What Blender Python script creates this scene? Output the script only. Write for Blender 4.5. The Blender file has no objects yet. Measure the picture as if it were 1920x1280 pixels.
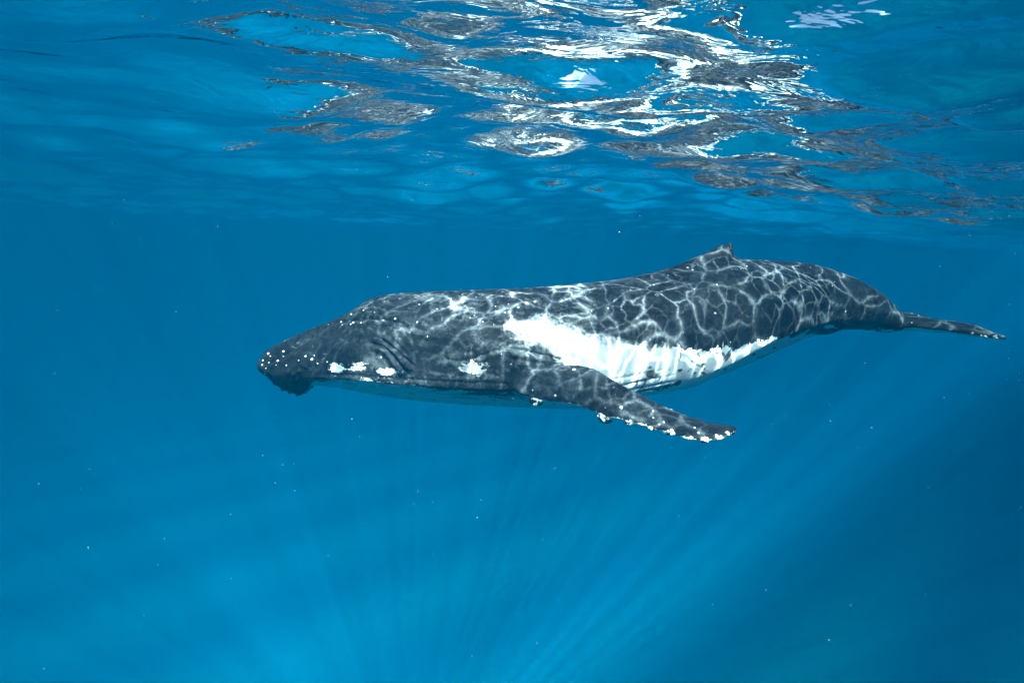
import bpy, bmesh, math, random
import numpy as np
from mathutils import Vector
from mathutils.kdtree import KDTree

R = math.radians
sc = bpy.context.scene
col = sc.collection
rng = np.random.default_rng(7)
random.seed(7)

# ------------------------------------------------------------------ camera
CAM_Z = -0.62           # the diver floats just under the surface
PITCH = R(-12.2)
ROLL = R(-2.4)          # camera tipped a little: the right end of the horizon sits lower
FPX = 880.0             # focal length in photograph pixels (1920 wide)
cam_d = bpy.data.cameras.new('camera')
cam = bpy.data.objects.new('camera', cam_d)
col.objects.link(cam)
cam.location = (0, 0, CAM_Z)
from mathutils import Matrix
cam.rotation_euler = (Matrix.Rotation(R(90) + PITCH, 3, 'X') @ Matrix.Rotation(-ROLL, 3, 'Z')).to_euler()
cam_d.sensor_width = 36.0
cam_d.lens = 36.0 * FPX / 1920.0
cam_d.clip_start = 0.05
cam_d.clip_end = 2000
sc.camera = cam

# ------------------------------------------------------------------ sky, sun, exposure
SUN_EL, SUN_AZ = 57.0, 13.0         # behind the diver's back; light runs away from the camera, a little to the left
world = bpy.data.worlds.new('World')
sc.world = world
world.use_nodes = True
wn = world.node_tree
wn.nodes.clear()
sky = wn.nodes.new('ShaderNodeTexSky')
sky.sky_type = 'NISHITA'
sky.sun_disc = False
sky.sun_elevation = R(SUN_EL)
sky.sun_rotation = R(180 - SUN_AZ)
bg = wn.nodes.new('ShaderNodeBackground')
bg.inputs['Strength'].default_value = 0.12
wo = wn.nodes.new('ShaderNodeOutputWorld')
wn.links.new(sky.outputs[0], bg.inputs[0])
wn.links.new(bg.outputs[0], wo.inputs[0])

sun_d = bpy.data.lights.new('sun', 'SUN')
sun_d.energy = 5.0
sun_d.angle = R(0.65)
sun_d.color = (1.0, 0.98, 0.95)
sun = bpy.data.objects.new('sun', sun_d)
col.objects.link(sun)
# direction the light travels
LD = Vector((-math.sin(R(SUN_AZ)) * math.cos(R(SUN_EL)), math.cos(R(SUN_AZ)) * math.cos(R(SUN_EL)), -math.sin(R(SUN_EL))))
sun.rotation_euler = LD.to_track_quat('-Z', 'Y').to_euler()
sun.location = (0, -5, 30)

vs = sc.view_settings
vs.view_transform = 'Standard'
vs.look = 'None'
vs.gamma = 1.0
vs.use_curve_mapping = False
vs.exposure = 1.0
sc.cycles.use_denoising = True
sc.cycles.use_adaptive_sampling = True
sc.cycles.adaptive_threshold = 0.02
sc.cycles.max_bounces = 6
sc.cycles.volume_bounces = 2
sc.cycles.transparent_max_bounces = 12
sc.cycles.caustics_reflective = False
sc.cycles.caustics_refractive = False
sc.cycles.sample_clamp_indirect = 4.0

# ------------------------------------------------------------------ helpers
CP, SP = math.cos(PITCH), math.sin(PITCH)
CR, SR = math.cos(ROLL), math.sin(ROLL)

def P(px, py, Y):
    """photograph pixel + distance in front of the diver -> point in the sea"""
    u = (px - 960.0) / FPX
    v = (640.0 - py) / FPX
    u, v = u * CR + v * SR, -u * SR + v * CR
    d = np.array([u, CP - v * SP, SP + v * CP])
    return np.array([0, 0, CAM_Z]) + d * (Y / d[1])

def project(pts):
    q = pts - np.array([0, 0, CAM_Z])
    f = q[:, 1] * CP + q[:, 2] * SP
    up = -q[:, 1] * SP + q[:, 2] * CP
    u, v = q[:, 0] / f, up / f
    u, v = u * CR - v * SR, u * SR + v * CR
    return np.stack([960 + FPX * u, 640 - FPX * v], 1)

def new_obj(name, verts, faces, mat=None, parent=None, smooth=True):
    me = bpy.data.meshes.new(name)
    me.from_pydata([tuple(v) for v in verts], [], [tuple(f) for f in faces])
    if smooth:
        me.polygons.foreach_set('use_smooth', [True] * len(me.polygons))
    me.update()
    o = bpy.data.objects.new(name, me)
    col.objects.link(o)
    if mat: me.materials.append(mat)
    if parent: o.parent = parent
    return o

class NT:
    """small node-tree writer"""
    def __init__(self, name):
        self.m = bpy.data.materials.new(name)
        self.m.use_nodes = True
        self.t = self.m.node_tree
        self.t.nodes.clear()
        self.out = self.t.nodes.new('ShaderNodeOutputMaterial')
    def n(self, kind, **kw):
        nd = self.t.nodes.new('ShaderNode' + kind)
        for k, v in kw.items():
            if k.startswith('i_'):
                key = k[2:]
                key = int(key) if key.isdigit() else key.replace('_', ' ')
                self.put(nd.inputs[key], v)
            else:
                setattr(nd, k, v)
        return nd
    def put(self, sock, v):
        if isinstance(v, bpy.types.NodeSocket): self.t.links.new(v, sock)
        else: sock.default_value = v
    def math(self, op, a, b=0.0, c=0.0, clamp=False):
        nd = self.t.nodes.new('ShaderNodeMath'); nd.operation = op; nd.use_clamp = clamp
        for s, v in zip(nd.inputs, (a, b, c)): self.put(s, v)
        return nd.outputs[0]
    def ramp(self, x, lo, hi, a=0.0, b=1.0):
        nd = self.t.nodes.new('ShaderNodeMapRange'); nd.interpolation_type = 'SMOOTHSTEP'
        for s, v in zip(nd.inputs[:5], (x, lo, hi, a, b)): self.put(s, v)
        return nd.outputs[0]
    def mix(self, f, a, b):
        nd = self.t.nodes.new('ShaderNodeMix'); nd.data_type = 'RGBA'
        self.put(nd.inputs[0], f); self.put(nd.inputs[6], a); self.put(nd.inputs[7], b)
        return nd.outputs[2]
    def noise(self, vec, scale, detail=4.0, rough=0.5, dist=0.0):
        nd = self.t.nodes.new('ShaderNodeTexNoise')
        self.put(nd.inputs['Vector'], vec)
        nd.inputs['Scale'].default_value = scale; nd.inputs['Detail'].default_value = detail
        nd.inputs['Roughness'].default_value = rough; nd.inputs['Distortion'].default_value = dist
        return nd

# ------------------------------------------------------------------ the water body
DENS = 0.023
def make_water_air():
    b = NT('sea_water_volume')
    pv = b.n('VolumePrincipled')
    pv.inputs['Color'].default_value = (0.0, 0.094, 0.190, 1)
    pv.inputs['Density'].default_value = DENS
    pv.inputs['Anisotropy'].default_value = -0.40
    pv.inputs['Absorption Color'].default_value = (0, 0, 0, 1)
    ab = b.n('VolumeAbsorption')
    ab.inputs['Color'].default_value = (0.0, 0.95, 1.0, 1)
    ab.inputs['Density'].default_value = 0.040
    ad = b.n('AddShader')
    b.t.links.new(pv.outputs[0], ad.inputs[0])
    b.t.links.new(ab.outputs[0], ad.inputs[1])
    b.t.links.new(ad.outputs[0], b.out.inputs['Volume'])
    x, y0, y1, z0, z1 = 160, -60, 200, -58, 1.2
    v = [(-x, y0, z0), (x, y0, z0), (x, y1, z0), (-x, y1, z0), (-x, y0, z1), (x, y0, z1), (x, y1, z1), (-x, y1, z1)]
    f = [(0, 3, 2, 1), (4, 5, 6, 7), (0, 1, 5, 4), (1, 2, 6, 5), (2, 3, 7, 6), (3, 0, 4, 7)]
    o = new_obj('haze', v, f, b.m, smooth=False)
    o['kind'] = 'stuff'
    return o
make_water_air()

# ------------------------------------------------------------------ sea surface
def sea_height(x, y):
    r = np.random.default_rng(21)
    z = np.zeros_like(x)
    # swell
    z += 0.11 * np.sin(2 * math.pi * (0.6 * x - 0.8 * y) / 20.0 + 2.83)
    z += 0.06 * np.sin(2 * math.pi * (0.96 * x - 0.28 * y) / 7.3 + 2.1)
    # the diver hangs under a broad hump of the sea: it falls off to both sides
    def step(t): t = np.clip(t, 0, 1); return t * t * (3 - 2 * t)
    z -= .30 * step((x - 2.5) / 6.5) * np.exp(-((y - 6) / 9) ** 2)
    z -= .20 * step((-x - 2.5) / 6.5) * np.exp(-((y - 6) / 9) ** 2)
    for lam, amp, n in ((4.2, .026, 6), (2.3, .022, 8), (1.25, .0165, 10), (.68, .0074, 12), (.36, .0018, 12)):
        for k in range(n):
            l = lam * r.uniform(.75, 1.3)
            th = R(80) + r.normal(0, .58)
            ph = r.uniform(0, 6.283)
            a = amp * r.uniform(.5, 1.2)
            w = 2 * math.pi / l * (x * math.cos(th) + y * math.sin(th)) + ph
            # slow gusty modulation so that the ripples come in patches
            g = 0.75 + 0.45 * np.sin(.23 * x / lam + .19 * y / lam + ph * 3)
            z += a * g * (np.sin(w) + .22 * np.sin(2 * w + .4))
    return z

def make_sea():
    n = 760
    t = np.linspace(-1, 1, n)
    k = 5.2
    gx = np.sinh(k * t) / math.sinh(k) * 158
    gy = np.sinh(k * np.linspace(-.93, 1, n)) / math.sinh(k) * 196 + 3.2
    gy = np.clip(gy, -59, 199)
    X, Y = np.meshgrid(gx, gy)
    Z = sea_height(X, Y)
    far = np.clip((np.hypot(X, Y) - 30) / 60, 0, 1)
    Z = Z * (1 - far)
    v = np.stack([X, Y, Z], -1).reshape(-1, 3).astype(np.float32)
    i = np.arange(n * n).reshape(n, n)
    q = np.stack([i[:-1, :-1], i[:-1, 1:], i[1:, 1:], i[1:, :-1]], -1).reshape(-1, 4)
    me = bpy.data.meshes.new('sea_surface')
    me.vertices.add(len(v)); me.vertices.foreach_set('co', v.ravel())
    me.loops.add(q.size); me.loops.foreach_set('vertex_index', q.ravel().astype(np.int32))
    me.polygons.add(len(q)); me.polygons.foreach_set('loop_start', np.arange(0, q.size, 4, dtype=np.int32))
    me.polygons.foreach_set('use_smooth', np.ones(len(q), bool))
    me.update(calc_edges=True); me.validate()
    o = bpy.data.objects.new('sea_surface', me); col.objects.link(o)
    o['kind'] = 'structure'
    b = NT('sea_surface')
    geo = b.n('NewGeometry')
    pos = geo.outputs['Position']
    # fine ripples
    st = b.n('VectorMath', operation='MULTIPLY', i_0=pos, i_1=(.7, 1.3, 1)).outputs[0]
    n1 = b.noise(st, 5.5, 3, .5, .6)
    bump = b.n('Bump', i_Strength=.55, i_Distance=0.02, i_Height=n1.outputs[0])
    soft_n = b.n('VectorMath', operation='MULTIPLY', i_0=geo.outputs['Normal'], i_1=(.35, .35, 1)).outputs[0]
    soft_n = b.n('VectorMath', operation='NORMALIZE', i_0=soft_n).outputs[0]
    fr_steep = b.n('Fresnel', i_IOR=1.33, i_Normal=soft_n).outputs[0]
    bump_lo = b.n('Bump', i_Strength=.5, i_Distance=0.02, i_Height=n1.outputs[0])
    fr_graze = b.n('Fresnel', i_IOR=1.33, i_Normal=bump_lo.outputs[0]).outputs[0]
    # steep light passes with little loss; grazing rays meet the ripples and mirror
    iz = b.math('ABSOLUTE', b.n('SeparateXYZ', i_0=geo.outputs['Incoming']).outputs[2])
    frm = b.n('Mix', data_type='FLOAT'); b.put(frm.inputs[0], b.ramp(iz, .58, .76)); b.put(frm.inputs[2], fr_graze); b.put(frm.inputs[3], fr_steep)
    gl = b.n('BsdfGlossy', i_Roughness=0.0, i_Normal=bump.outputs[0], i_Color=(.97, .98, 1, 1))
    # light web painted into the transparent colour, in place of focusing by the waves
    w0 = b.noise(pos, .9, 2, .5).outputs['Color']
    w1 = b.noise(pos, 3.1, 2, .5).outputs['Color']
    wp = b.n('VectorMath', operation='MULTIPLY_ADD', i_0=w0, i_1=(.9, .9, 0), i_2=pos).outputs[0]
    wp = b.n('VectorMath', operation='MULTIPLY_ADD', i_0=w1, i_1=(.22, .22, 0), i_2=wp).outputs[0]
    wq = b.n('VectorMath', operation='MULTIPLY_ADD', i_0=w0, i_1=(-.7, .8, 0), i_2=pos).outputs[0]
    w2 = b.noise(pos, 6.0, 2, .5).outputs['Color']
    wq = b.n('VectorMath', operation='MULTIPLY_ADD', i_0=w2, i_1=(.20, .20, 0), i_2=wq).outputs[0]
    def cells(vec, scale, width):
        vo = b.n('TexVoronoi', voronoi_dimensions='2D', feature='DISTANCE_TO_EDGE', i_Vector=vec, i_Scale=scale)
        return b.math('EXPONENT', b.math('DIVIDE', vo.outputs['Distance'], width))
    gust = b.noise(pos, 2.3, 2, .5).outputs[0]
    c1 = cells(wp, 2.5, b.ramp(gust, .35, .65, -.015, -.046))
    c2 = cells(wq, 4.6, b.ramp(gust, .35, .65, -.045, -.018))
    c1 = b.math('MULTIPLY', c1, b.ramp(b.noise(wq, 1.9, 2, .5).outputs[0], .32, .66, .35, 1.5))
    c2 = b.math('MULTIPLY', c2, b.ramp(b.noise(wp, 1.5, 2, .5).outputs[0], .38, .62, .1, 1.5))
    # areas where the painted web is sharp and bright, and where it is soft
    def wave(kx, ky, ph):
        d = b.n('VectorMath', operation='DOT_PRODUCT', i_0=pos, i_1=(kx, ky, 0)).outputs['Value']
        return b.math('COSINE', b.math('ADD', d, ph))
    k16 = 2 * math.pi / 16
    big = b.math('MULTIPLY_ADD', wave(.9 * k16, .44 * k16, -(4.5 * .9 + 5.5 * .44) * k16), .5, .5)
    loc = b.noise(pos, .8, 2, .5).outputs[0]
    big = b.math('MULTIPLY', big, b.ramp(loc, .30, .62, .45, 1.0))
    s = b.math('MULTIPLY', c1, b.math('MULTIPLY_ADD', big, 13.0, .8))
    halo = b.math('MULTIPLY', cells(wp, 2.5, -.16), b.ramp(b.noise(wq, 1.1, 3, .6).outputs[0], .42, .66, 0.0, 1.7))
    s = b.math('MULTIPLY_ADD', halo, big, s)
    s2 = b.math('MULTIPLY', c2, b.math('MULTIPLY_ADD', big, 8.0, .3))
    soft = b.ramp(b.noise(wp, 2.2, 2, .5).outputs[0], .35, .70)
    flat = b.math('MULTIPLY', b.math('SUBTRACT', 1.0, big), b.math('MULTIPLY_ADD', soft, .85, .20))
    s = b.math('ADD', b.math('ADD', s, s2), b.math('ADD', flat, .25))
    # sharp areas of the painted web scaled back towards the soft ones
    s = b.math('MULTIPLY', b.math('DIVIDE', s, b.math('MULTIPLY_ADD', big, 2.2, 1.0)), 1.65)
    # light and dark bands painted into the transparent colour along the long swell
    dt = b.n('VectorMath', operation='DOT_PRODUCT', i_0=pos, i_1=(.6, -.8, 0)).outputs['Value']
    swell_tint = b.math('COSINE', b.math('MULTIPLY_ADD', dt, 2 * math.pi / 20.0, 2 * math.pi * 4.0 / 20.0))
    s = b.math('MULTIPLY', s, b.math('MULTIPLY_ADD', swell_tint, .58, .96))
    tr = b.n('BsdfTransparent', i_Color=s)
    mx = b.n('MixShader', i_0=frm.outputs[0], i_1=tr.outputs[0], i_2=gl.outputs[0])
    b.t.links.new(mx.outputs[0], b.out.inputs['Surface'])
    me.materials.append(b.m)
    return o
make_sea()

# ------------------------------------------------------------------ seabed
def make_bed():
    n = 120
    gx = np.linspace(-158, 158, n); gy = np.linspace(-58, 198, n)
    X, Y = np.meshgrid(gx, gy)
    Z = -55 + .5 * np.sin(X / 17 + .6) * np.sin(Y / 13)
    v = np.stack([X, Y, Z], -1).reshape(-1, 3)
    i = np.arange(n * n).reshape(n, n)
    q = np.stack([i[:-1, :-1], i[:-1, 1:], i[1:, 1:], i[1:, :-1]], -1).reshape(-1, 4)
    b = NT('sand')
    geo = b.n('NewGeometry')
    nz = b.noise(geo.outputs['Position'], .12, 5, .6)
    c = b.mix(nz.outputs[0], (.30, .33, .28, 1), (.40, .42, .36, 1))
    bs = b.n('BsdfPrincipled', i_Base_Color=c, i_Roughness=.95)
    b.t.links.new(bs.outputs[0], b.out.inputs['Surface'])
    o = new_obj('seabed', v, q, b.m)
    o['kind'] = 'structure'
make_bed()

# ------------------------------------------------------------------ the whale
TOP = [(486, 684), (489, 671), (500, 659), (515, 648), (535, 637), (560, 627), (590, 615), (620, 602), (650, 588),
       (670, 575), (690, 562), (710, 555), (740, 551), (800, 547), (860, 545), (920, 543), (980, 541), (1040, 537),
       (1100, 531), (1150, 526), (1200, 518), (1250, 506), (1290, 496), (1330, 489), (1380, 485), (1420, 487),
       (1470, 489), (1520, 494), (1560, 505), (1600, 520), (1640, 543), (1670, 570), (1690, 590), (1710, 600), (1730, 606)]
BOT = [(486, 686), (489, 697), (500, 704), (512, 709), (522, 718), (535, 729), (550, 735), (565, 739), (575, 738), (579, 728),
       (590, 718), (640, 722), (700, 733), (760, 742), (820, 748), (880, 752), (940, 755), (1000, 757), (1060, 756),
       (1120, 750), (1200, 734), (1273, 721), (1357, 692), (1455, 651), (1517, 627), (1543, 627), (1568, 618), (1610, 617),
       (1660, 624), (1690, 618), (1710, 614), (1730, 612)]
# half width as a share of half height
WID = [(486, 1.0), (500, 1.35), (540, 1.25), (600, 1.30), (680, 1.18), (780, 1.12), (900, 1.10), (1050, 1.08), (1200, 1.0),
       (1350, .92), (1500, .85), (1600, .80), (1690, .95), (1730, 1.3)]
DEP = [(486, 6.15), (700, 6.15), (950, 6.25), (1200, 6.5), (1400, 6.9), (1600, 7.35), (1730, 7.65)]
def curve(tab, x):
    a = np.array(tab, float)
    return np.interp(x, a[:, 0], a[:, 1])
def smooth_curve(tab, xs, w):
    """interpolated and then softened over w pixels"""
    off = np.linspace(-1, 1, 21)
    ker = np.cos(off * math.pi / 2) ** 2; ker /= ker.sum()
    return sum(k * curve(tab, xs + o * w) for k, o in zip(ker, off))

SPX = np.concatenate([486 + 24 * np.linspace(0, 1, 16) ** 2, np.arange(512, 1730, 3.0)])
def build_spine():
    st = []
    tops = smooth_curve(TOP, SPX, 9); bots = smooth_curve(BOT, SPX, 7)
    tops[:16] = curve(TOP, SPX[:16]); bots[:16] = curve(BOT, SPX[:16])
    dep = smooth_curve(DEP, SPX, 60); wid = smooth_curve(WID, SPX, 14)
    T = np.array([P(x, y, d) for x, y, d in zip(SPX, tops, dep)])
    B = np.array([P(x, y, d) for x, y, d in zip(SPX, bots, dep)])
    C = (T + B) / 2
    H = np.linalg.norm(T - B, axis=1) / 2
    U = (T - B) / np.linalg.norm(T - B, axis=1)[:, None]
    Cp = np.array([P(x, 640, d) for x, d in zip(SPX, dep)])
    Tn = np.gradient(Cp, axis=0)
    # one long smooth tangent, level with the sea
    for k in range(60):
        Tn[1:-1] = (Tn[:-2] + Tn[1:-1] * 2 + Tn[2:]) / 4
    Tn[:, 2] = 0
    Tn /= np.linalg.norm(Tn, axis=1)[:, None]
    side = np.cross(Tn, np.array([0, 0, 1.0]))      # towards the diver (-Y)
    side /= np.linalg.norm(side, axis=1)[:, None]
    return C, H, U, Tn, side, wid
SC, SH, SU, ST, SS, SW = build_spine()

def body_mesh():
    M = 128
    ph = np.arange(M) / M * 2 * math.pi
    rings = []
    for i, x in enumerate(SPX):
        a, w = SH[i], SH[i] * SW[i]
        c, s = np.cos(ph), np.sin(ph)
        # head: flat topped, narrow on top, wide at the jaws; tail stock: keeled
        head = np.clip((760 - x) / 200, 0, 1)
        tail = np.clip((x - 1380) / 200, 0, 1)
        e = 1.0
        wy = np.abs(s) ** (1.0 + .15 * tail + .10 * head) * np.sign(s)
        wsh = 1 - .22 * head * np.clip(c, 0, 1) + .06 * head * np.clip(-c, 0, 1) - .45 * np.clip((600 - x) / 40, 0, 1) * np.clip(-c, 0, 1)
        flat = float(np.interp(x, [486, 560, 620, 1000, 1250, 1400], [1, .9, .62, .66, .85, 1]))
        zz = np.where(c > 0, np.abs(c) ** (1.0 - .08 * head), -np.abs(c) ** flat)
        # the throat turns under sharply below the jaw
        kf = float(np.interp(x, [565, 600, 920, 1060, 1260, 1350, 1500, 1560], [0, 1, 1, 0, 0, .95, .95, 0]))
        kz = .44 if x < 1100 else float(np.interp(x, [1260, 1350, 1400, 1450, 1500], [.62, .42, .36, .38, .44]))
        if kf > 0:
            un = np.clip((np.minimum(ph, 2 * math.pi - ph) - math.pi / 2) / (math.pi / 2), 0, 1)
            zk = -np.interp(un, [0, .3, .8, 1], [0, kz, .97, 1.0])
            wk = np.sign(s) * np.interp(un, [0, .3, .8, 1], [1.0, .96, .26, 0])
            zz = np.where(c < 0, zz * (1 - kf) + zk * kf, zz)
            wy = np.where(c < 0, wy * (1 - kf) + wk * kf, wy)
        rings.append(SC[i] + SU[i] * (a * zz)[:, None] + SS[i] * (w * wy * wsh)[:, None])
    V = np.concatenate(rings)
    F = []
    n = len(SPX)
    for i in range(n - 1):
        for j in range(M):
            k = (j + 1) % M
            F.append((i * M + j, i * M + k, (i + 1) * M + k, (i + 1) * M + j))
    F.append(tuple(range(M - 1, -1, -1)))
    F.append(tuple((n - 1) * M + j for j in range(M)))
    return V, F

def mirror(pts):
    """reflect points through the whale's own middle plane"""
    d = ((pts[:, None, :2] - SC[None, ::6, :2]) ** 2).sum(-1)
    i = d.argmin(1) * 6
    l = ((pts - SC[i]) * SS[i]).sum(1)
    return pts - 2 * l[:, None] * SS[i]

def loft(sections):
    """closed skin through rings of equal length"""
    M = len(sections[0]); V = np.concatenate(sections); F = []
    for i in range(len(sections) - 1):
        for j in range(M):
            k = (j + 1) % M
            F.append((i * M + j, i * M + k, (i + 1) * M + k, (i + 1) * M + j))
    F.append(tuple(range(M - 1, -1, -1)))
    F.append(tuple((len(sections) - 1) * M + j for j in range(M)))
    return V, F

def section(le, te, nrm, th, M=40):
    """fin section from leading to trailing edge, thickest near the front"""
    ph = np.arange(M) / M * 2 * math.pi
    u = (1 - np.cos(ph)) / 2
    prof = 1.9 * (np.sqrt(np.clip(u, 0, 1)) * (1 - u) ** .8) + .10 * np.sqrt(np.clip(u * (1 - u), 0, 1))
    return le + (te - le) * u[:, None] + nrm * (np.sign(np.sin(ph)) * prof * th / 2)[:, None]

# flipper outline in the photograph: trailing edge above, knobbly leading edge below
FL_TE = [(0, 925, 640), (.08, 965, 645), (.18, 1010, 664), (.26, 1050, 684), (.33, 1088, 683), (.40, 1116, 690), (.48, 1150, 711),
         (.56, 1190, 733), (.66, 1238, 757), (.76, 1290, 779), (.86, 1335, 792), (.93, 1362, 795), (.975, 1377, 798), (1, 1382, 803)]
FL_LE = [(0, 905, 700), (.06, 928, 721), (.14, 965, 737), (.20, 997, 747), (.27, 1040, 755), (.33, 1076, 759), (.40, 1106, 769), (.48, 1138, 783),
         (.56, 1172, 788), (.64, 1207, 799), (.72, 1238, 807), (.80, 1272, 817), (.87, 1305, 825), (.93, 1338, 825), (.975, 1366, 816), (1, 1381, 806)]
FL_Y = [(0, 5.90), (.15, 5.45), (.3, 5.15), (.6, 4.65), (1, 4.20)]
def flip_pt(tab, t, dy):
    a = np.array(tab, float)
    off = np.linspace(-1, 1, 9) * .02
    x = np.mean([np.interp(t + o, a[:, 0], a[:, 1]) for o in off]); y = np.mean([np.interp(t + o, a[:, 0], a[:, 2]) for o in off])
    return P(x, y, curve(FL_Y, t) + dy)
def flipper_mesh():
    secs = []
    ts = np.concatenate([np.linspace(0, .93, 90), .93 + .07 * np.sin(np.linspace(0, 1, 14)[1:] * math.pi / 2)])
    base = []
    for t in ts:
        le = flip_pt(FL_LE, t, -.10); te = flip_pt(FL_TE, t, .24 * (1 - .5 * t))
        base.append((le, te))
    for i, t in enumerate(ts):
        le, te = base[i]
        j0, j1 = max(0, i - 4), min(len(ts) - 1, i + 4)
        span = (base[j1][0] + base[j1][1] - base[j0][0] - base[j0][1])
        nrm = np.cross(span, te - le); nrm /= np.linalg.norm(nrm) + 1e-9
        ch = np.linalg.norm(te - le)
        th = (.30 * (1 - t) ** 1.6 + .07) * min(1, ch / .25)
        secs.append(section(le, te, nrm, th))
    return loft(secs)

def fluke_mesh():
    i = int(np.argmin(abs(SPX - 1706)))
    o = SC[i]
    side = np.array([-.04, -1.0, 0]); side /= np.linalg.norm(side)
    back = np.array([1.0, -.04, .09]); back /= np.linalg.norm(back)
    up = np.cross(back, side); up *= np.sign(up[2])
    secs = []
    us = np.sin(np.linspace(-1, 1, 91) * math.pi / 2)
    for u in us:
        s = abs(u)
        half = 1.14 * u
        le = -.42 + .76 * s ** 1.1 + .10 * s ** 5
        te = .40 + .17 * math.sin(min(1, s * 1.15) * math.pi) + .06 * s ** 2 + .03 * math.sin(s * 40) * (1 - s)
        te -= .12 * math.exp(-(s / .05) ** 2)
        te = max(te, le + .012)
        if s > .97: te = le + (te - le) * max(.1, math.sqrt(max(0, 1 - ((s - .97) / .03) ** 2)))
        lift = .03 * math.sin(s * math.pi) - .03 * s * s
        p = o + side * half + up * lift
        secs.append(section(p + back * le, p + back * te, up, .20 * (1 - s) ** .8 + .075, 32))
    return loft(secs)

def knob(c, r, sx=1.0):
    """lump on the leading edge"""
    bm = bmesh.new(); bmesh.ops.create_icosphere(bm, subdivisions=3, radius=r)
    V = np.array([v.co[:] for v in bm.verts]) * np.array([sx, 1, 1]) + c
    F = [tuple(v.index for v in f.verts) for f in bm.faces]
    bm.free()
    return V, F
KNOBS = [(1006, 753, .075, .205), (1136, 786, .070, .45), (1180, 793, .045, .58), (1222, 803, .042, .68), (1252, 811, .045, .75),
         (1284, 820, .038, .83), (1318, 826, .04, .90), (1347, 822, .036, .95)]

def join_parts(parts):
    V, F, n = [], [], 0
    for v, f in parts:
        V.append(v); F += [tuple(k + n for k in q) for q in f]; n += len(v)
    return np.concatenate(V), F

def build_whale():
    bodyV, bodyF = body_mesh()
    flV, flF = flipper_mesh()
    knobs = []
    for x, y, r, t in KNOBS:
        knobs.append(knob(P(x, y - 3, curve(FL_Y, t) - .095), r, 1.25))
    nearV, nearF = join_parts([(flV, flF)] + knobs)
    farV, farF = mirror(nearV), [tuple(reversed(f)) for f in nearF]
    fkV, fkF = fluke_mesh()
    V, F = join_parts([(bodyV, bodyF), (nearV, nearF), (farV, farF), (fkV, fkF)])
    tag = np.concatenate([np.zeros(len(bodyV)), np.ones(len(nearV)), np.ones(len(farV)) * 2, np.ones(len(fkV)) * 3])
    tmp = new_obj('whale_source', V, F)
    bm = bmesh.new(); bm.from_mesh(tmp.data)
    bmesh.ops.recalc_face_normals(bm, faces=bm.faces); bm.to_mesh(tmp.data); bm.free()
    md = tmp.modifiers.new('remesh', 'REMESH'); md.mode = 'VOXEL'; md.voxel_size = VOX
    dg = bpy.context.evaluated_depsgraph_get()
    me = bpy.data.meshes.new_from_object(tmp.evaluated_get(dg))
    bpy.data.objects.remove(tmp)
    me.name = 'body'
    nv = len(me.vertices)
    co = np.empty(nv * 3, np.float32); me.vertices.foreach_get('co', co); co = co.reshape(-1, 3).astype(float)
    ed = np.empty(len(me.edges) * 2, np.int32); me.edges.foreach_get('vertices', ed); ed = ed.reshape(-1, 2)
    deg = np.bincount(ed.ravel(), minlength=nv)[:, None]
    def lap(a):
        s = np.zeros_like(a)
        for k in range(a.shape[1]):
            s[:, k] = np.bincount(ed[:, 0], a[ed[:, 1], k], nv) + np.bincount(ed[:, 1], a[ed[:, 0], k], nv)
        return s / deg
    # which piece each vertex came from
    kd = KDTree(len(V))
    for k, p in enumerate(V): kd.insert(p, k)
    kd.balance()
    near = np.array([kd.find(p)[1] for p in co])
    piece = tag[near]
    # soften; strongly where fins grow out of the body
    isf = (piece > 0).astype(float)[:, None]
    blur = isf.copy()
    for k in range(14): blur = .5 * blur + .5 * lap(blur)
    seam = np.clip(4 * blur * (1 - blur), 0, 1)
    for k in range(3): co = co * .5 + lap(co) * .5
    for k in range(30):
        co = co * (1 - .6 * seam) + lap(co) * (.6 * seam)
    # whale coordinates
    idx = np.empty(nv, int)
    for a in range(0, nv, 20000):
        d = ((co[a:a + 20000, None, :2] - SC[None, ::3, :2]) ** 2).sum(-1)
        idx[a:a + 20000] = d.argmin(1) * 3
    rel = co - SC[idx]
    l = (rel * SS[idx]).sum(1)
    h = rel[:, 2]
    phi = np.arctan2(np.abs(l) / np.maximum(SH[idx] * SW[idx], .02), h / np.maximum(SH[idx], .02))
    sidep = np.where((l < 0)[:, None], co - 2 * l[:, None] * SS[idx], co)
    px = project(sidep)                # where its near-side twin shows in the photograph
    me.update()
    nrm = np.empty(nv * 3, np.float32); me.vertices.foreach_get('normal', nrm)
    me.vertices.foreach_set('co', co.astype(np.float32).ravel()); me.update()
    me.vertices.foreach_get('normal', nrm); nrm = nrm.reshape(-1, 3).astype(float)
    return me, co, nrm, piece, px, phi, l, idx, lap
VOX = 0.016
me, co, nrm, piece, px, phi, lat, sidx, lap = build_whale()
body = piece == 0

def seg_dist(p, poly):
    """distance to a polyline and place along it (0..1), in pixels"""
    poly = np.array(poly, float)
    best = np.full(len(p), 1e9); tt = np.zeros(len(p)); sgn = np.zeros(len(p))
    L = np.concatenate([[0], np.cumsum(np.linalg.norm(np.diff(poly, axis=0), axis=1))])
    for i in range(len(poly) - 1):
        a, b = poly[i], poly[i + 1]; ab = b - a
        t = np.clip(((p - a) @ ab) / (ab @ ab), 0, 1)
        q = a + t[:, None] * ab
        d = np.linalg.norm(p - q, axis=1)
        m = d < best
        best[m] = d[m]; tt[m] = (L[i] + t[m] * np.linalg.norm(ab)) / L[-1]
        cr = ab[0] * (p[:, 1] - a[1]) - ab[1] * (p[:, 0] - a[0])
        sgn[m] = np.sign(cr[m])
    return best, tt, sgn

def ss(x, a, b):
    t = np.clip((x - a) / (b - a), 0, 1)
    return t * t * (3 - 2 * t)

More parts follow.
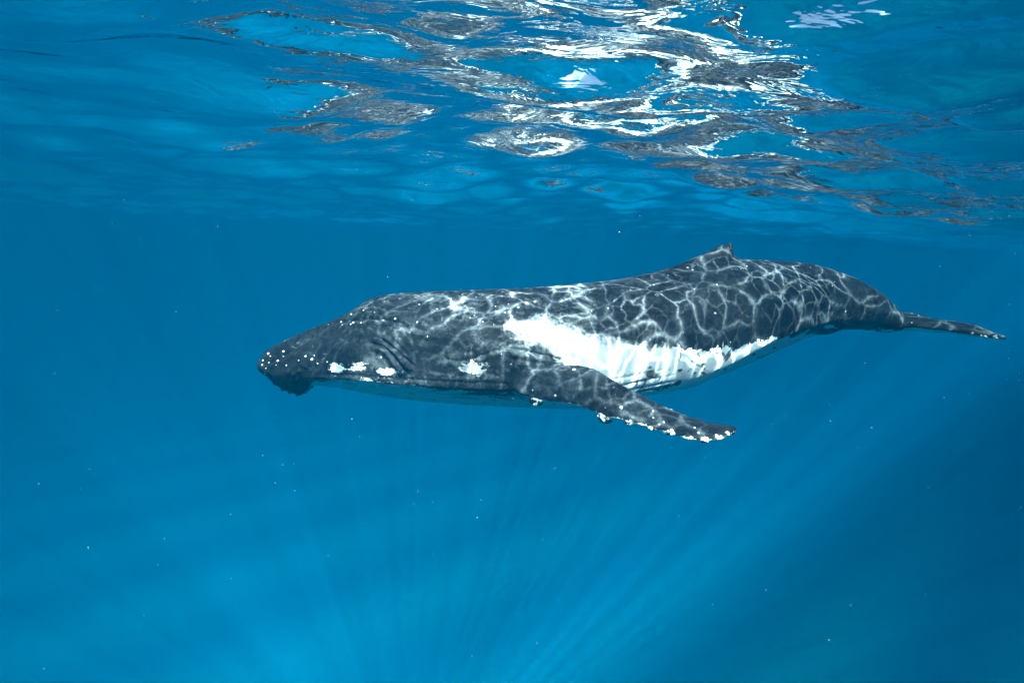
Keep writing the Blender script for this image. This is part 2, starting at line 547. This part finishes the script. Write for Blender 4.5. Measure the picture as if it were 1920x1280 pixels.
def spline(pts, n=12):
    pts = np.array(pts, float); out = []
    p = np.vstack([2 * pts[0] - pts[1], pts, 2 * pts[-1] - pts[-2]])
    for i in range(1, len(p) - 2):
        for t in np.linspace(0, 1, n, endpoint=False):
            out.append(.5 * ((2 * p[i]) + (-p[i - 1] + p[i + 1]) * t + (2 * p[i - 1] - 5 * p[i] + 4 * p[i + 1] - p[i + 2]) * t * t
                             + (-p[i - 1] + 3 * p[i] - 3 * p[i + 1] + p[i + 2]) * t ** 3))
    out.append(pts[-1])
    return np.array(out)

PXM = 6.0 / FPX      # metres per photograph pixel on the near flank
disp = np.zeros(len(co))
# creases: lip line, folds behind the mouth, fold over the shoulder
LIP = spline([(489, 690), (520, 672), (560, 650), (615, 612), (660, 600), (705, 597), (742, 602), (762, 615), (771, 634), (776, 655)])
FOLDS = [(LIP, .030, 3.2, .020), (spline([(690, 643), (715, 648), (735, 664), (752, 686), (764, 700)]), .026, 2.6, .024),
         (spline([(700, 630), (722, 641), (745, 658), (762, 676), (780, 692)]), .024, 2.6, .020),
         (spline([(722, 624), (738, 638), (750, 652), (764, 668)]), .018, 2.4, .012),
         (spline([(824, 671), (845, 677), (868, 677), (900, 668), (925, 659), (948, 654)]), .012, 2.6, .009),
         (spline([(948, 654), (975, 657), (1010, 664), (1045, 673), (1060, 678)]), .020, 3.0, .018)]
for line, depth, w, lipb in FOLDS:
    d, t, s = seg_dist(px, line)
    fade = ss(t, 0, .12) * (1 - ss(t, .88, 1))
    prof = -1.5 * depth * np.exp(-(d / w) ** 2) + 1.7 * lipb * np.exp(-((d - 2.6 * w) / (2.2 * w)) ** 2) * (s > 0)
    disp += prof * fade * (body | (piece == 1) & (px[:, 0] < 1000))
# hollow and brow round the eye
EYE = (801, 634)
de = np.hypot((px[:, 0] - EYE[0]) / 1.5, px[:, 1] - EYE[1])
disp += body * (.035 * np.exp(-((np.hypot((px[:, 0] - EYE[0]) / 1.5, px[:, 1] - (EYE[1] - 15)) / 11) ** 2)) - .045 * np.exp(-(de / 9) ** 2))
# hollow cheek between mouth corner and shoulder
disp -= body * .05 * np.exp(-(((px[:, 0] - 815) / 45) ** 2 + ((px[:, 1] - 668) / 26) ** 2))
# throat pleats
pl = ss(phi, 1.72, 1.95) * ss(px[:, 0], 575, 620) * (1 - ss(px[:, 0], 1180, 1290)) * body
arc = phi * 0.78
disp -= pl * .016 * np.abs(np.cos(arc / .105 * math.pi)) ** 6
# head knobs: rows of lumps on the rostrum and jaw
lumps = []
for k in range(11):
    x = 498 + k * 15 + random.uniform(-4, 4)
    lumps.append((x, float(np.interp(x, [486, 560, 660], [676, 640, 596])) + random.uniform(-2, 3), random.uniform(3.2, 4.6)))
for k in range(10):
    x = 500 + k * 20
    lumps.append((x, float(np.interp(x, [486, 560, 700], [668, 630, 572])) + random.uniform(-2, 3), random.uniform(3, 4)))
for k in range(8):
    lumps.append((random.uniform(496, 590), random.uniform(680, 704), random.uniform(3, 4.5)))
for x, y, r in lumps:
    disp += body * .022 * np.exp(-(((px[:, 0] - x) ** 2 + (px[:, 1] - y) ** 2) / r ** 2))
# ragged chin
disp += body * .016 * (np.sin(px[:, 0] * .9 + 1.3 * np.sin(px[:, 1] * .31)) * np.sin(px[:, 1] * 1.1) + .6 * np.sin(px[:, 0] * .43)) * ss(px[:, 1], 704, 722) * (1 - ss(px[:, 0], 575, 590))
co2 = co + nrm * disp[:, None]

# dorsal fin: raised out of the back, hooked, thin towards its edge
FIN = np.array([(1262, 503), (1290, 490), (1320, 475), (1345, 462), (1360, 457), (1368, 458), (1369, 467), (1373, 477), (1384, 484), (1400, 487)], float)
sx = px[:, 0]
rise_px = np.interp(sx, FIN[:, 0], np.interp(FIN[:, 0], [p[0] for p in TOP], [p[1] for p in TOP]) - FIN[:, 1], left=0, right=0)
rise = np.clip(rise_px, 0, None) * 6.9 / FPX
wfin = .13
g = np.exp(-(np.abs(lat) / wfin) ** 2) * (np.cos(phi) > .2) * body
co2[:, 2] += rise * g
co2[:, 0] += rise * g * .10
# sharpen the fin by pulling its flanks in
me.vertices.foreach_set('co', co2.astype(np.float32).ravel()); me.update()

# ------------------------------------------------------------------ skin pigment (stored on the skin, thing's own colour; shade at eye and cheek painted in)
WB = np.array([(480, 760), (560, 745), (578, 722), (585, 706), (600, 696), (640, 694), (690, 692), (745, 703), (800, 716), (860, 722), (905, 734), (945, 742), (1000, 748),
               (1040, 700), (1060, 676)], float)
def pigment():
    x, y = px[:, 0], px[:, 1]
    # throat: signed distance below the dark margin, in pixels
    thr = y - np.interp(x, [480, 560, 580, 592, 640, 690, 745, 800, 860, 905, 945, 1000, 1060],
                        [775, 752, 726, 714, 712, 713, 721, 729, 733, 742, 746, 750, 690])
    # flank: white from behind the flipper to the tail
    up = y - np.interp(x, [930, 945, 1000, 1040, 1062, 1085, 1110, 1150, 1200, 1250, 1290, 1330, 1370, 1410, 1450, 1500, 1530, 1560, 1700],
                       [700, 612, 606, 604, 613, 630, 641, 648, 652, 655, 652, 657, 652, 643, 634, 624, 625, 640, 680])
    lo = np.interp(x, [930, 945, 975, 1010, 1040, 1058, 1064], [600, 612, 628, 637, 656, 676, 900]) - y
    lo = np.where(x > 1060, 60, lo)
    fl = np.minimum(up, lo)
    w = np.where(x < 1030, np.maximum(thr, np.minimum(fl, (x - 935))), np.maximum(fl, np.where(y > 700, y - 740, -50)))
    w = np.where((x > 1030) & (x < 1064), np.maximum(fl, thr), w)
    # loose white blotches
    for bx, by, rx, ry in ((634, 689, 12, 7), (672, 688, 18, 6), (726, 697, 19, 7), (886, 691, 17, 12), (1556, 612, 14, 5), (1668, 621, 22, 4)):
        w = np.maximum(w, 9 * (1 - np.hypot((x - bx) / rx, (y - by) / ry)))
    return w
white = pigment()
# underside beyond the visible edge stays white between throat and navel
und = ss(phi, 2.3, 2.6) * ss(px[:, 0], 590, 620) * (1 - ss(px[:, 0], 1480, 1540))
white = np.where(body, np.maximum(white, -40 + 60 * und), white)
# flippers: dark above, white below and along the leading edge
fv = (piece == 1) | (piece == 2)
fln = np.where(piece == 2, -1, 1)
up_n = nrm[:, 2] * 1.0 - nrm[:, 1] * .5
under = ss(-up_n, .15, .5)
le_line = np.array([(a[1], a[2]) for a in FL_LE])
dle, tle, _ = seg_dist(px, le_line)
wle = 7 * (1 - dle / np.interp(tle, [0, .2, .3, .5, .8, 1], [.1, .8, 2.6, 2.0, 1.8, 1.0]))
white = np.where(fv, np.maximum(-20 + 34 * under, np.where(tle > .15, wle, -20)), white)
white = np.where(piece == 3, -20 + 30 * ss(-nrm[:, 2], .3, .6), white)
tmpw = white.reshape(-1, 1)
for k in range(2): tmpw = .5 * tmpw + .5 * lap(tmpw)
white = tmpw[:, 0]
scuff = ss(px[:, 0], 600, 740) * (1 - ss(px[:, 0], 1080, 1260)) * body
finm = fv.astype(float)
def attr(name, a):
    at = me.attributes.new(name, 'FLOAT', 'POINT'); at.data.foreach_set('value', a.astype(np.float32))
attr('white', white); attr('scuff', scuff); attr('fin', finm)
scar = np.zeros(len(co))
def mark(line, w):
    global scar
    d, t, _ = seg_dist(px, line)
    wob = 1 + .45 * np.sin(px[:, 0] * .9 + px[:, 1] * .7) + .3 * np.sin(px[:, 0] * .37 - px[:, 1] * 1.3)
    scar = np.maximum(scar, ss(w * wob - d, -.8, 1.2) * body)
def blotch(x, y, rx, ry, a=0):
    global scar
    c, s_ = math.cos(R(a)), math.sin(R(a))
    dx, dy = px[:, 0] - x, px[:, 1] - y
    d = np.hypot((dx * c + dy * s_) / rx, (-dx * s_ + dy * c) / ry)
    scar = np.maximum(scar, ss(1.15 - d, 0, .3) * body)
blotch(1222, 702, 11, 8); blotch(1219, 689, 4, 2.5); blotch(1275, 694, 5, 3, -20); blotch(1319, 683, 5, 3, -30); blotch(1319, 699, 6, 2.5, 20)
blotch(1303, 699, 4, 2); blotch(1271, 718, 8, 4, -35); blotch(1250, 724, 9, 3.5, -20); blotch(1356, 664, 3, 5, -30); blotch(1413, 664, 4, 2.5, -30)
blotch(1452, 652, 4, 2, -20); blotch(1345, 694, 4, 1.8, -25); blotch(1360, 692, 4, 1.6, -25)
mark([(1211, 712), (1206, 722), (1204, 727)], 2.6); mark([(1236, 712), (1242, 708), (1238, 724), (1234, 730)], 2.2)
mark([(1196, 718), (1194, 724)], 3); mark([(1196, 734), (1220, 728), (1236, 731)], 2.6); mark([(1240, 730), (1262, 722), (1276, 714)], 1.8)
mark([(1297, 677), (1310, 685), (1322, 692)], 1.6); mark([(1372, 650), (1366, 664), (1361, 674)], 4); mark([(1395, 642), (1380, 650), (1368, 660)], 3.5)
mark([(1305, 652), (1308, 662), (1312, 669)], 2); mark([(1330, 652), (1330, 660)], 3.5); mark([(1328, 666), (1338, 663), (1345, 662)], 1.5)
mark([(1276, 662), (1276, 670), (1272, 678)], 1.1); mark([(1420, 672), (1440, 665), (1475, 652), (1500, 642)], 1.2); mark([(1245, 700), (1256, 692)], 1)
mark([(1290, 697), (1296, 691)], 1.2); mark([(1060, 655), (1072, 668), (1082, 682)], .9)
attr('scar', scar)
attr('tipward', np.where(fv, tle, 0))
attr('snout_cheek_shade', body * np.clip(1 - ss(px[:, 0], 560, 760) + 1.1 * np.exp(-((px[:, 0] - 808) / 48) ** 2 - ((px[:, 1] - 650) / 34) ** 2), 0, 1.1))  # dark snout pigment, plus a blob of painted shade over eye and cheek
attr('throat', body * (1 - ss(px[:, 0], 930, 1040)))
attr('soft', body * ss(px[:, 0], 930, 960) * (1 - ss(px[:, 0], 1180, 1290)))

def skin_material():
    b = NT('whale_skin')
    tc = b.n('TexCoord'); pos = tc.outputs['Object']
    def at(n): return b.n('Attribute', attribute_name=n).outputs['Fac']
    def vmul(k): return b.n('VectorMath', operation='MULTIPLY', i_0=pos, i_1=k).outputs[0]
    def sub1(x): return b.math('SUBTRACT', 1, x)
    wh = at('white'); scf = at('scuff'); fin = at('fin'); tip = at('tipward'); thr = at('throat'); soft = at('soft')
    # ragged margin: drips down the flank, long streaks along the throat, fine speckle everywhere
    drip = b.noise(vmul((4.2, 4.2, 3.2)), 1.0, 8, .70, 1.2).outputs[0]
    lon = b.noise(vmul((2.6, 8, 9)), 1.0, 5, .6, .6).outputs[0]
    mixn = b.n('Mix', data_type='FLOAT'); b.put(mixn.inputs[0], thr); b.put(mixn.inputs[2], drip); b.put(mixn.inputs[3], lon)
    n1 = mixn.outputs[0]
    n2 = b.noise(pos, 30, 5, .65).outputs[0]
    e = b.math('MULTIPLY_ADD', b.math('SUBTRACT', n1, .5), 42, wh)
    e = b.math('MULTIPLY_ADD', b.math('SUBTRACT', n2, .5), 20, e)
    e = b.math('MULTIPLY_ADD', b.math('SUBTRACT', b.noise(pos, 3.3, 4, .6).outputs[0], .5), b.math('MULTIPLY', sub1(thr), 46), e)
    mask = b.ramp(e, -1.2, 1.6)
    softm = b.ramp(e, -16, 10)
    mixs = b.n('Mix', data_type='FLOAT'); b.put(mixs.inputs[0], soft); b.put(mixs.inputs[2], mask); b.put(mixs.inputs[3], softm)
    mask = mixs.outputs[0]
    # dark rings, blots and scratches inside the white
    vo = b.n('TexVoronoi', feature='F1', i_Vector=b.n('VectorMath', operation='MULTIPLY_ADD', i_0=b.noise(pos, 9, 3).outputs['Color'], i_1=(.10, .10, .10), i_2=pos).outputs[0], i_Scale=3.2)
    spot = b.ramp(vo.outputs['Distance'], .10, .13, 1, 0)
    pick = b.ramp(b.n('SeparateColor', i_0=vo.outputs['Color']).outputs[0], .62, .64)
    spot = b.math('MULTIPLY', b.math('MULTIPLY', spot, pick), b.ramp(n2, .3, .5))
    scr = b.noise(vmul((3.0, 3.0, 22)), 1.0, 3, .5, 1.4).outputs[0]
    scr = b.math('MULTIPLY', b.ramp(b.math('ABSOLUTE', b.math('SUBTRACT', scr, .5)), .0, .012, 1, 0), b.ramp(b.noise(pos, 2.2, 2).outputs[0], .56, .64))
    blot = b.math('MAXIMUM', spot, scr)
    streak = b.math('MULTIPLY', b.ramp(lon, .56, .61), thr)
    blot = b.math('MAXIMUM', blot, b.math('MULTIPLY', streak, .8))
    blot = b.math('MAXIMUM', b.math('MULTIPLY', blot, .55), at('scar'))
    mask = b.math('MULTIPLY', mask, sub1(b.math('MULTIPLY', blot, .90)))
    # dark skin with cloudy scuffed patches
    n3 = b.noise(vmul((1, 1, 1.5)), 2.6, 8, .66, .5).outputs[0]
    n4 = b.noise(pos, 15, 6, .68).outputs[0]
    dark = b.mix(b.ramp(n4, .35, .75), (.009, .010, .012, 1), (.030, .033, .038, 1))
    gray = b.ramp(b.math('MULTIPLY_ADD', n4, .30, n3), .62, .84)
    gray = b.math('MULTIPLY', gray, b.math('MULTIPLY_ADD', b.math('MAXIMUM', scf, b.math('MULTIPLY', fin, .30)), .62, .08))
    dark = b.mix(gray, dark, (.19, .20, .21, 1))
    dark = b.mix(b.math('MULTIPLY', at('snout_cheek_shade'), .78), dark, (.007, .008, .010, 1))  # darkens the snout and lays the painted cheek shade into the skin
    # pale nicks, rings left by barnacles, tooth rakes
    def nicks(scale, r, share, ring=False):
        v = b.n('TexVoronoi', feature='F1', i_Vector=pos, i_Scale=scale)
        d = v.outputs['Distance']
        if ring: m = b.ramp(b.math('ABSOLUTE', b.math('SUBTRACT', d, r)), .03, .06, 1, 0)
        else: m = b.ramp(b.math('MULTIPLY_ADD', n2, .34, d), r + .12, r + .19, 1, 0)
        sel = b.math('GREATER_THAN', b.n('SeparateColor', i_0=v.outputs['Color']).outputs[1], sub1(share) if not isinstance(share, float) else 1 - share)
        return b.math('MULTIPLY', m, sel)
    dens = b.math('MULTIPLY_ADD', b.math('MULTIPLY', fin, tip), .22, .06)
    nk = b.math('MAXIMUM', nicks(13, .13, dens), b.math('MULTIPLY', nicks(6.5, .14, .035, True), .45))
    rake = b.noise(vmul((5, 5, 5)), 1.0, 2, .4, 2.0).outputs[0]
    rake = b.math('MULTIPLY', b.ramp(b.math('ABSOLUTE', b.math('SUBTRACT', rake, .5)), 0, .006, 1, 0), b.ramp(b.noise(pos, 3.7, 2).outputs[0], .60, .66))
    nk = b.math('MAXIMUM', nk, b.math('MULTIPLY', rake, .5))
    dark = b.mix(b.math('MULTIPLY', nk, .85), dark, (.62, .62, .60, 1))
    whc = b.mix(b.noise(pos, 4, 6, .65).outputs[0], (.72, .73, .72, 1), (.86, .87, .86, 1))
    cl = b.mix(mask, dark, whc)
    bn = b.noise(pos, 70, 3, .6).outputs[0]
    hgt = b.math('ADD', b.math('MULTIPLY', bn, .6), b.math('MULTIPLY', n4, 1.6))
    bump = b.n('Bump', i_Strength=.5, i_Distance=.012, i_Height=hgt)
    bs = b.n('BsdfPrincipled', i_Base_Color=cl, i_Roughness=.45, i_Normal=bump.outputs[0])
    bs.inputs['Specular IOR Level'].default_value = .05
    b.t.links.new(bs.outputs[0], b.out.inputs['Surface'])
    return b.m

root_loc = co.mean(0)
root = bpy.data.objects.new('humpback_whale', None)
root.location = (float(co[body, 0].mean()), float(co[body, 1].mean()), float(co[body, 2].min()))
col.objects.link(root)
root['label'] = 'dark humpback whale with white belly swimming under the rippled sea surface'
root['category'] = 'whale'
me.polygons.foreach_set('use_smooth', np.ones(len(me.polygons), bool))
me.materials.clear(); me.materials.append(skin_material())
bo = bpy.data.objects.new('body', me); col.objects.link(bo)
bo.parent = root; bo.matrix_parent_inverse = root.matrix_world.inverted()
bo.location = (0, 0, 0)
bpy.context.view_layer.update()
bo.matrix_parent_inverse = root.matrix_world.inverted()
print('whale verts', len(me.vertices), 'bbox', co2.min(0), co2.max(0))

# ------------------------------------------------------------------ eye and barnacles
from mathutils.bvhtree import BVHTree
bvh = BVHTree.FromPolygons([tuple(v) for v in co2], [tuple(p.vertices) for p in me.polygons])
CAMP = Vector((0, 0, CAM_Z))
def on_whale(x, y):
    d = Vector(P(x, y, 6.0)) - CAMP; d.normalize()
    h = bvh.ray_cast(CAMP, d)
    return (h[0], h[1]) if h[0] is not None else None

def simple_mat(name, c0, c1, scale, rough, spec=.3):
    b = NT(name)
    tc = b.n('TexCoord')
    c = b.mix(b.noise(tc.outputs['Object'], scale, 4, .6).outputs[0], c0, c1)
    bs = b.n('BsdfPrincipled', i_Base_Color=c, i_Roughness=rough)
    bs.inputs['Specular IOR Level'].default_value = spec
    b.t.links.new(bs.outputs[0], b.out.inputs['Surface'])
    return b.m
barn_m = simple_mat('barnacle_shell', (.55, .53, .46, 1), (.86, .85, .80, 1), 60, .8)
eye_m = simple_mat('whale_eye', (.012, .010, .009, 1), (.03, .024, .02, 1), 30, .12, .6)

def add_part(name, V, F, mat, parent=root):
    o = new_obj(name, V, F, mat)
    o.parent = parent
    o.matrix_parent_inverse = root.matrix_world.inverted()
    return o

def barnacle(p, n, r):
    """volcano shaped shell with a sunken mouth, set on the skin"""
    n = Vector(n).normalized()
    a = n.orthogonal().normalized(); c = n.cross(a)
    V, F = [], []
    rings = ((1.0, -.25), (.92, .25), (.62, .72), (.40, .74), (.30, .35))
    K = 8
    for rr, hh in rings:
        for k in range(K):
            t = 2 * math.pi * (k + .1 * random.random()) / K
            q = rr * r * (1 + (.10 if k % 2 else -.06))
            V.append(np.array(p + a * (q * math.cos(t)) + c * (q * math.sin(t)) + n * (hh * r)))
    for i in range(len(rings) - 1):
        for k in range(K):
            k2 = (k + 1) % K
            F.append((i * K + k, i * K + k2, (i + 1) * K + k2, (i + 1) * K + k))
    F.append(tuple((len(rings) - 1) * K + k for k in range(K)))
    return np.array(V), F

def cluster(spots, name='barnacle_cluster'):
    parts = [barnacle(p, n, r) for p, n, r in spots]
    if not parts: return None
    V, F = join_parts(parts)
    o = add_part(name, V, F, barn_m)
    if len(spots) > 1: o['kind'] = 'stuff'
    return o

# clusters on the knobs of the flipper's leading edge
for cx, cy, sp, n in ((1005, 757, 6, 9), (1129, 780, 7, 16), (1181, 792, 5, 6), (1222, 803, 3, 3), (1258, 811, 6, 12),
                      (1294, 820, 5, 9), (1323, 823, 6, 13), (1347, 818, 4, 8), (1366, 811, 4, 4), (1866, 633, 5, 7), (1846, 632, 6, 5), (1820, 629, 8, 5)):
    spots = []
    for k in range(n * 3):
        h = on_whale(cx + random.gauss(0, sp * .5), cy + random.gauss(0, sp * .4))
        if h and len(spots) < n: spots.append((h[0], h[1], random.uniform(.007, .017)))
    cluster(spots)
# single ones on the snout, lip, back and flipper
one = [(502, 663), (506, 669), (531, 659), (532, 668), (517, 684), (491, 684), (505, 681), (492, 677), (538, 686), (573, 669), (612, 678), (500, 690),
       (497, 700), (520, 676), (560, 676), (585, 674), (596, 681), (658, 608), (664, 606), (676, 606), (740, 598), (720, 600), (658, 590), (640, 604), (786, 570),
       (820, 578), (845, 562), (880, 596), (890, 592), (905, 604), (930, 575), (946, 585), (952, 571), (970, 577), (988, 568), (1003, 566), (960, 592),
       (1108, 584), (1140, 577), (1254, 517), (1290, 502), (1300, 505), (1342, 586), (1042, 742), (1165, 765), (1245, 790), (1310, 812)]
for x, y in one:
    h = on_whale(x + random.uniform(-1.5, 1.5), y + random.uniform(-1.5, 1.5))
    if h: cluster([(h[0], h[1], random.uniform(.006, .011) + .011 * random.random() ** 3)], 'barnacle')

h = on_whale(*EYE)
bm = bmesh.new(); bmesh.ops.create_uvsphere(bm, u_segments=24, v_segments=14, radius=.045)
V = np.array([v.co[:] for v in bm.verts]) + np.array(h[0] - h[1] * .022); F = [tuple(v.index for v in f.verts) for f in bm.faces]; bm.free()
add_part('eye', V, F, eye_m)
add_part('eye', mirror(V), [tuple(reversed(f)) for f in F], eye_m)

# ------------------------------------------------------------------ drifting specks in the water
def specks():
    V, F = [], []
    for k in range(230):
        Y = random.uniform(1.2, 9.0)
        p = P(1980 - 2040 * random.random() ** 1.5, random.uniform(330, 1320), Y)
        if p[2] > -.40: continue
        if -.4 < p[0] < .4 and abs(p[1]) < .8: continue
        r = random.uniform(.0007, .0017) * (.5 + .25 * Y)
        bm = bmesh.new(); bmesh.ops.create_icosphere(bm, subdivisions=1, radius=r)
        sc3 = np.array([random.uniform(.6, 1.1), random.uniform(.6, 1.1), random.uniform(.7, 1.9)])
        base = len(V)
        for v in bm.verts: V.append(np.array(v.co[:]) * sc3 * random.uniform(.85, 1.15) + p)
        for f in bm.faces: F.append(tuple(v.index + base for v in f.verts))
        bm.free()
    o = new_obj('drifting_specks', V, F, simple_mat('plankton', (.5, .5, .45, 1), (.8, .78, .7, 1), 40, .7))
    o['kind'] = 'stuff'
specks()
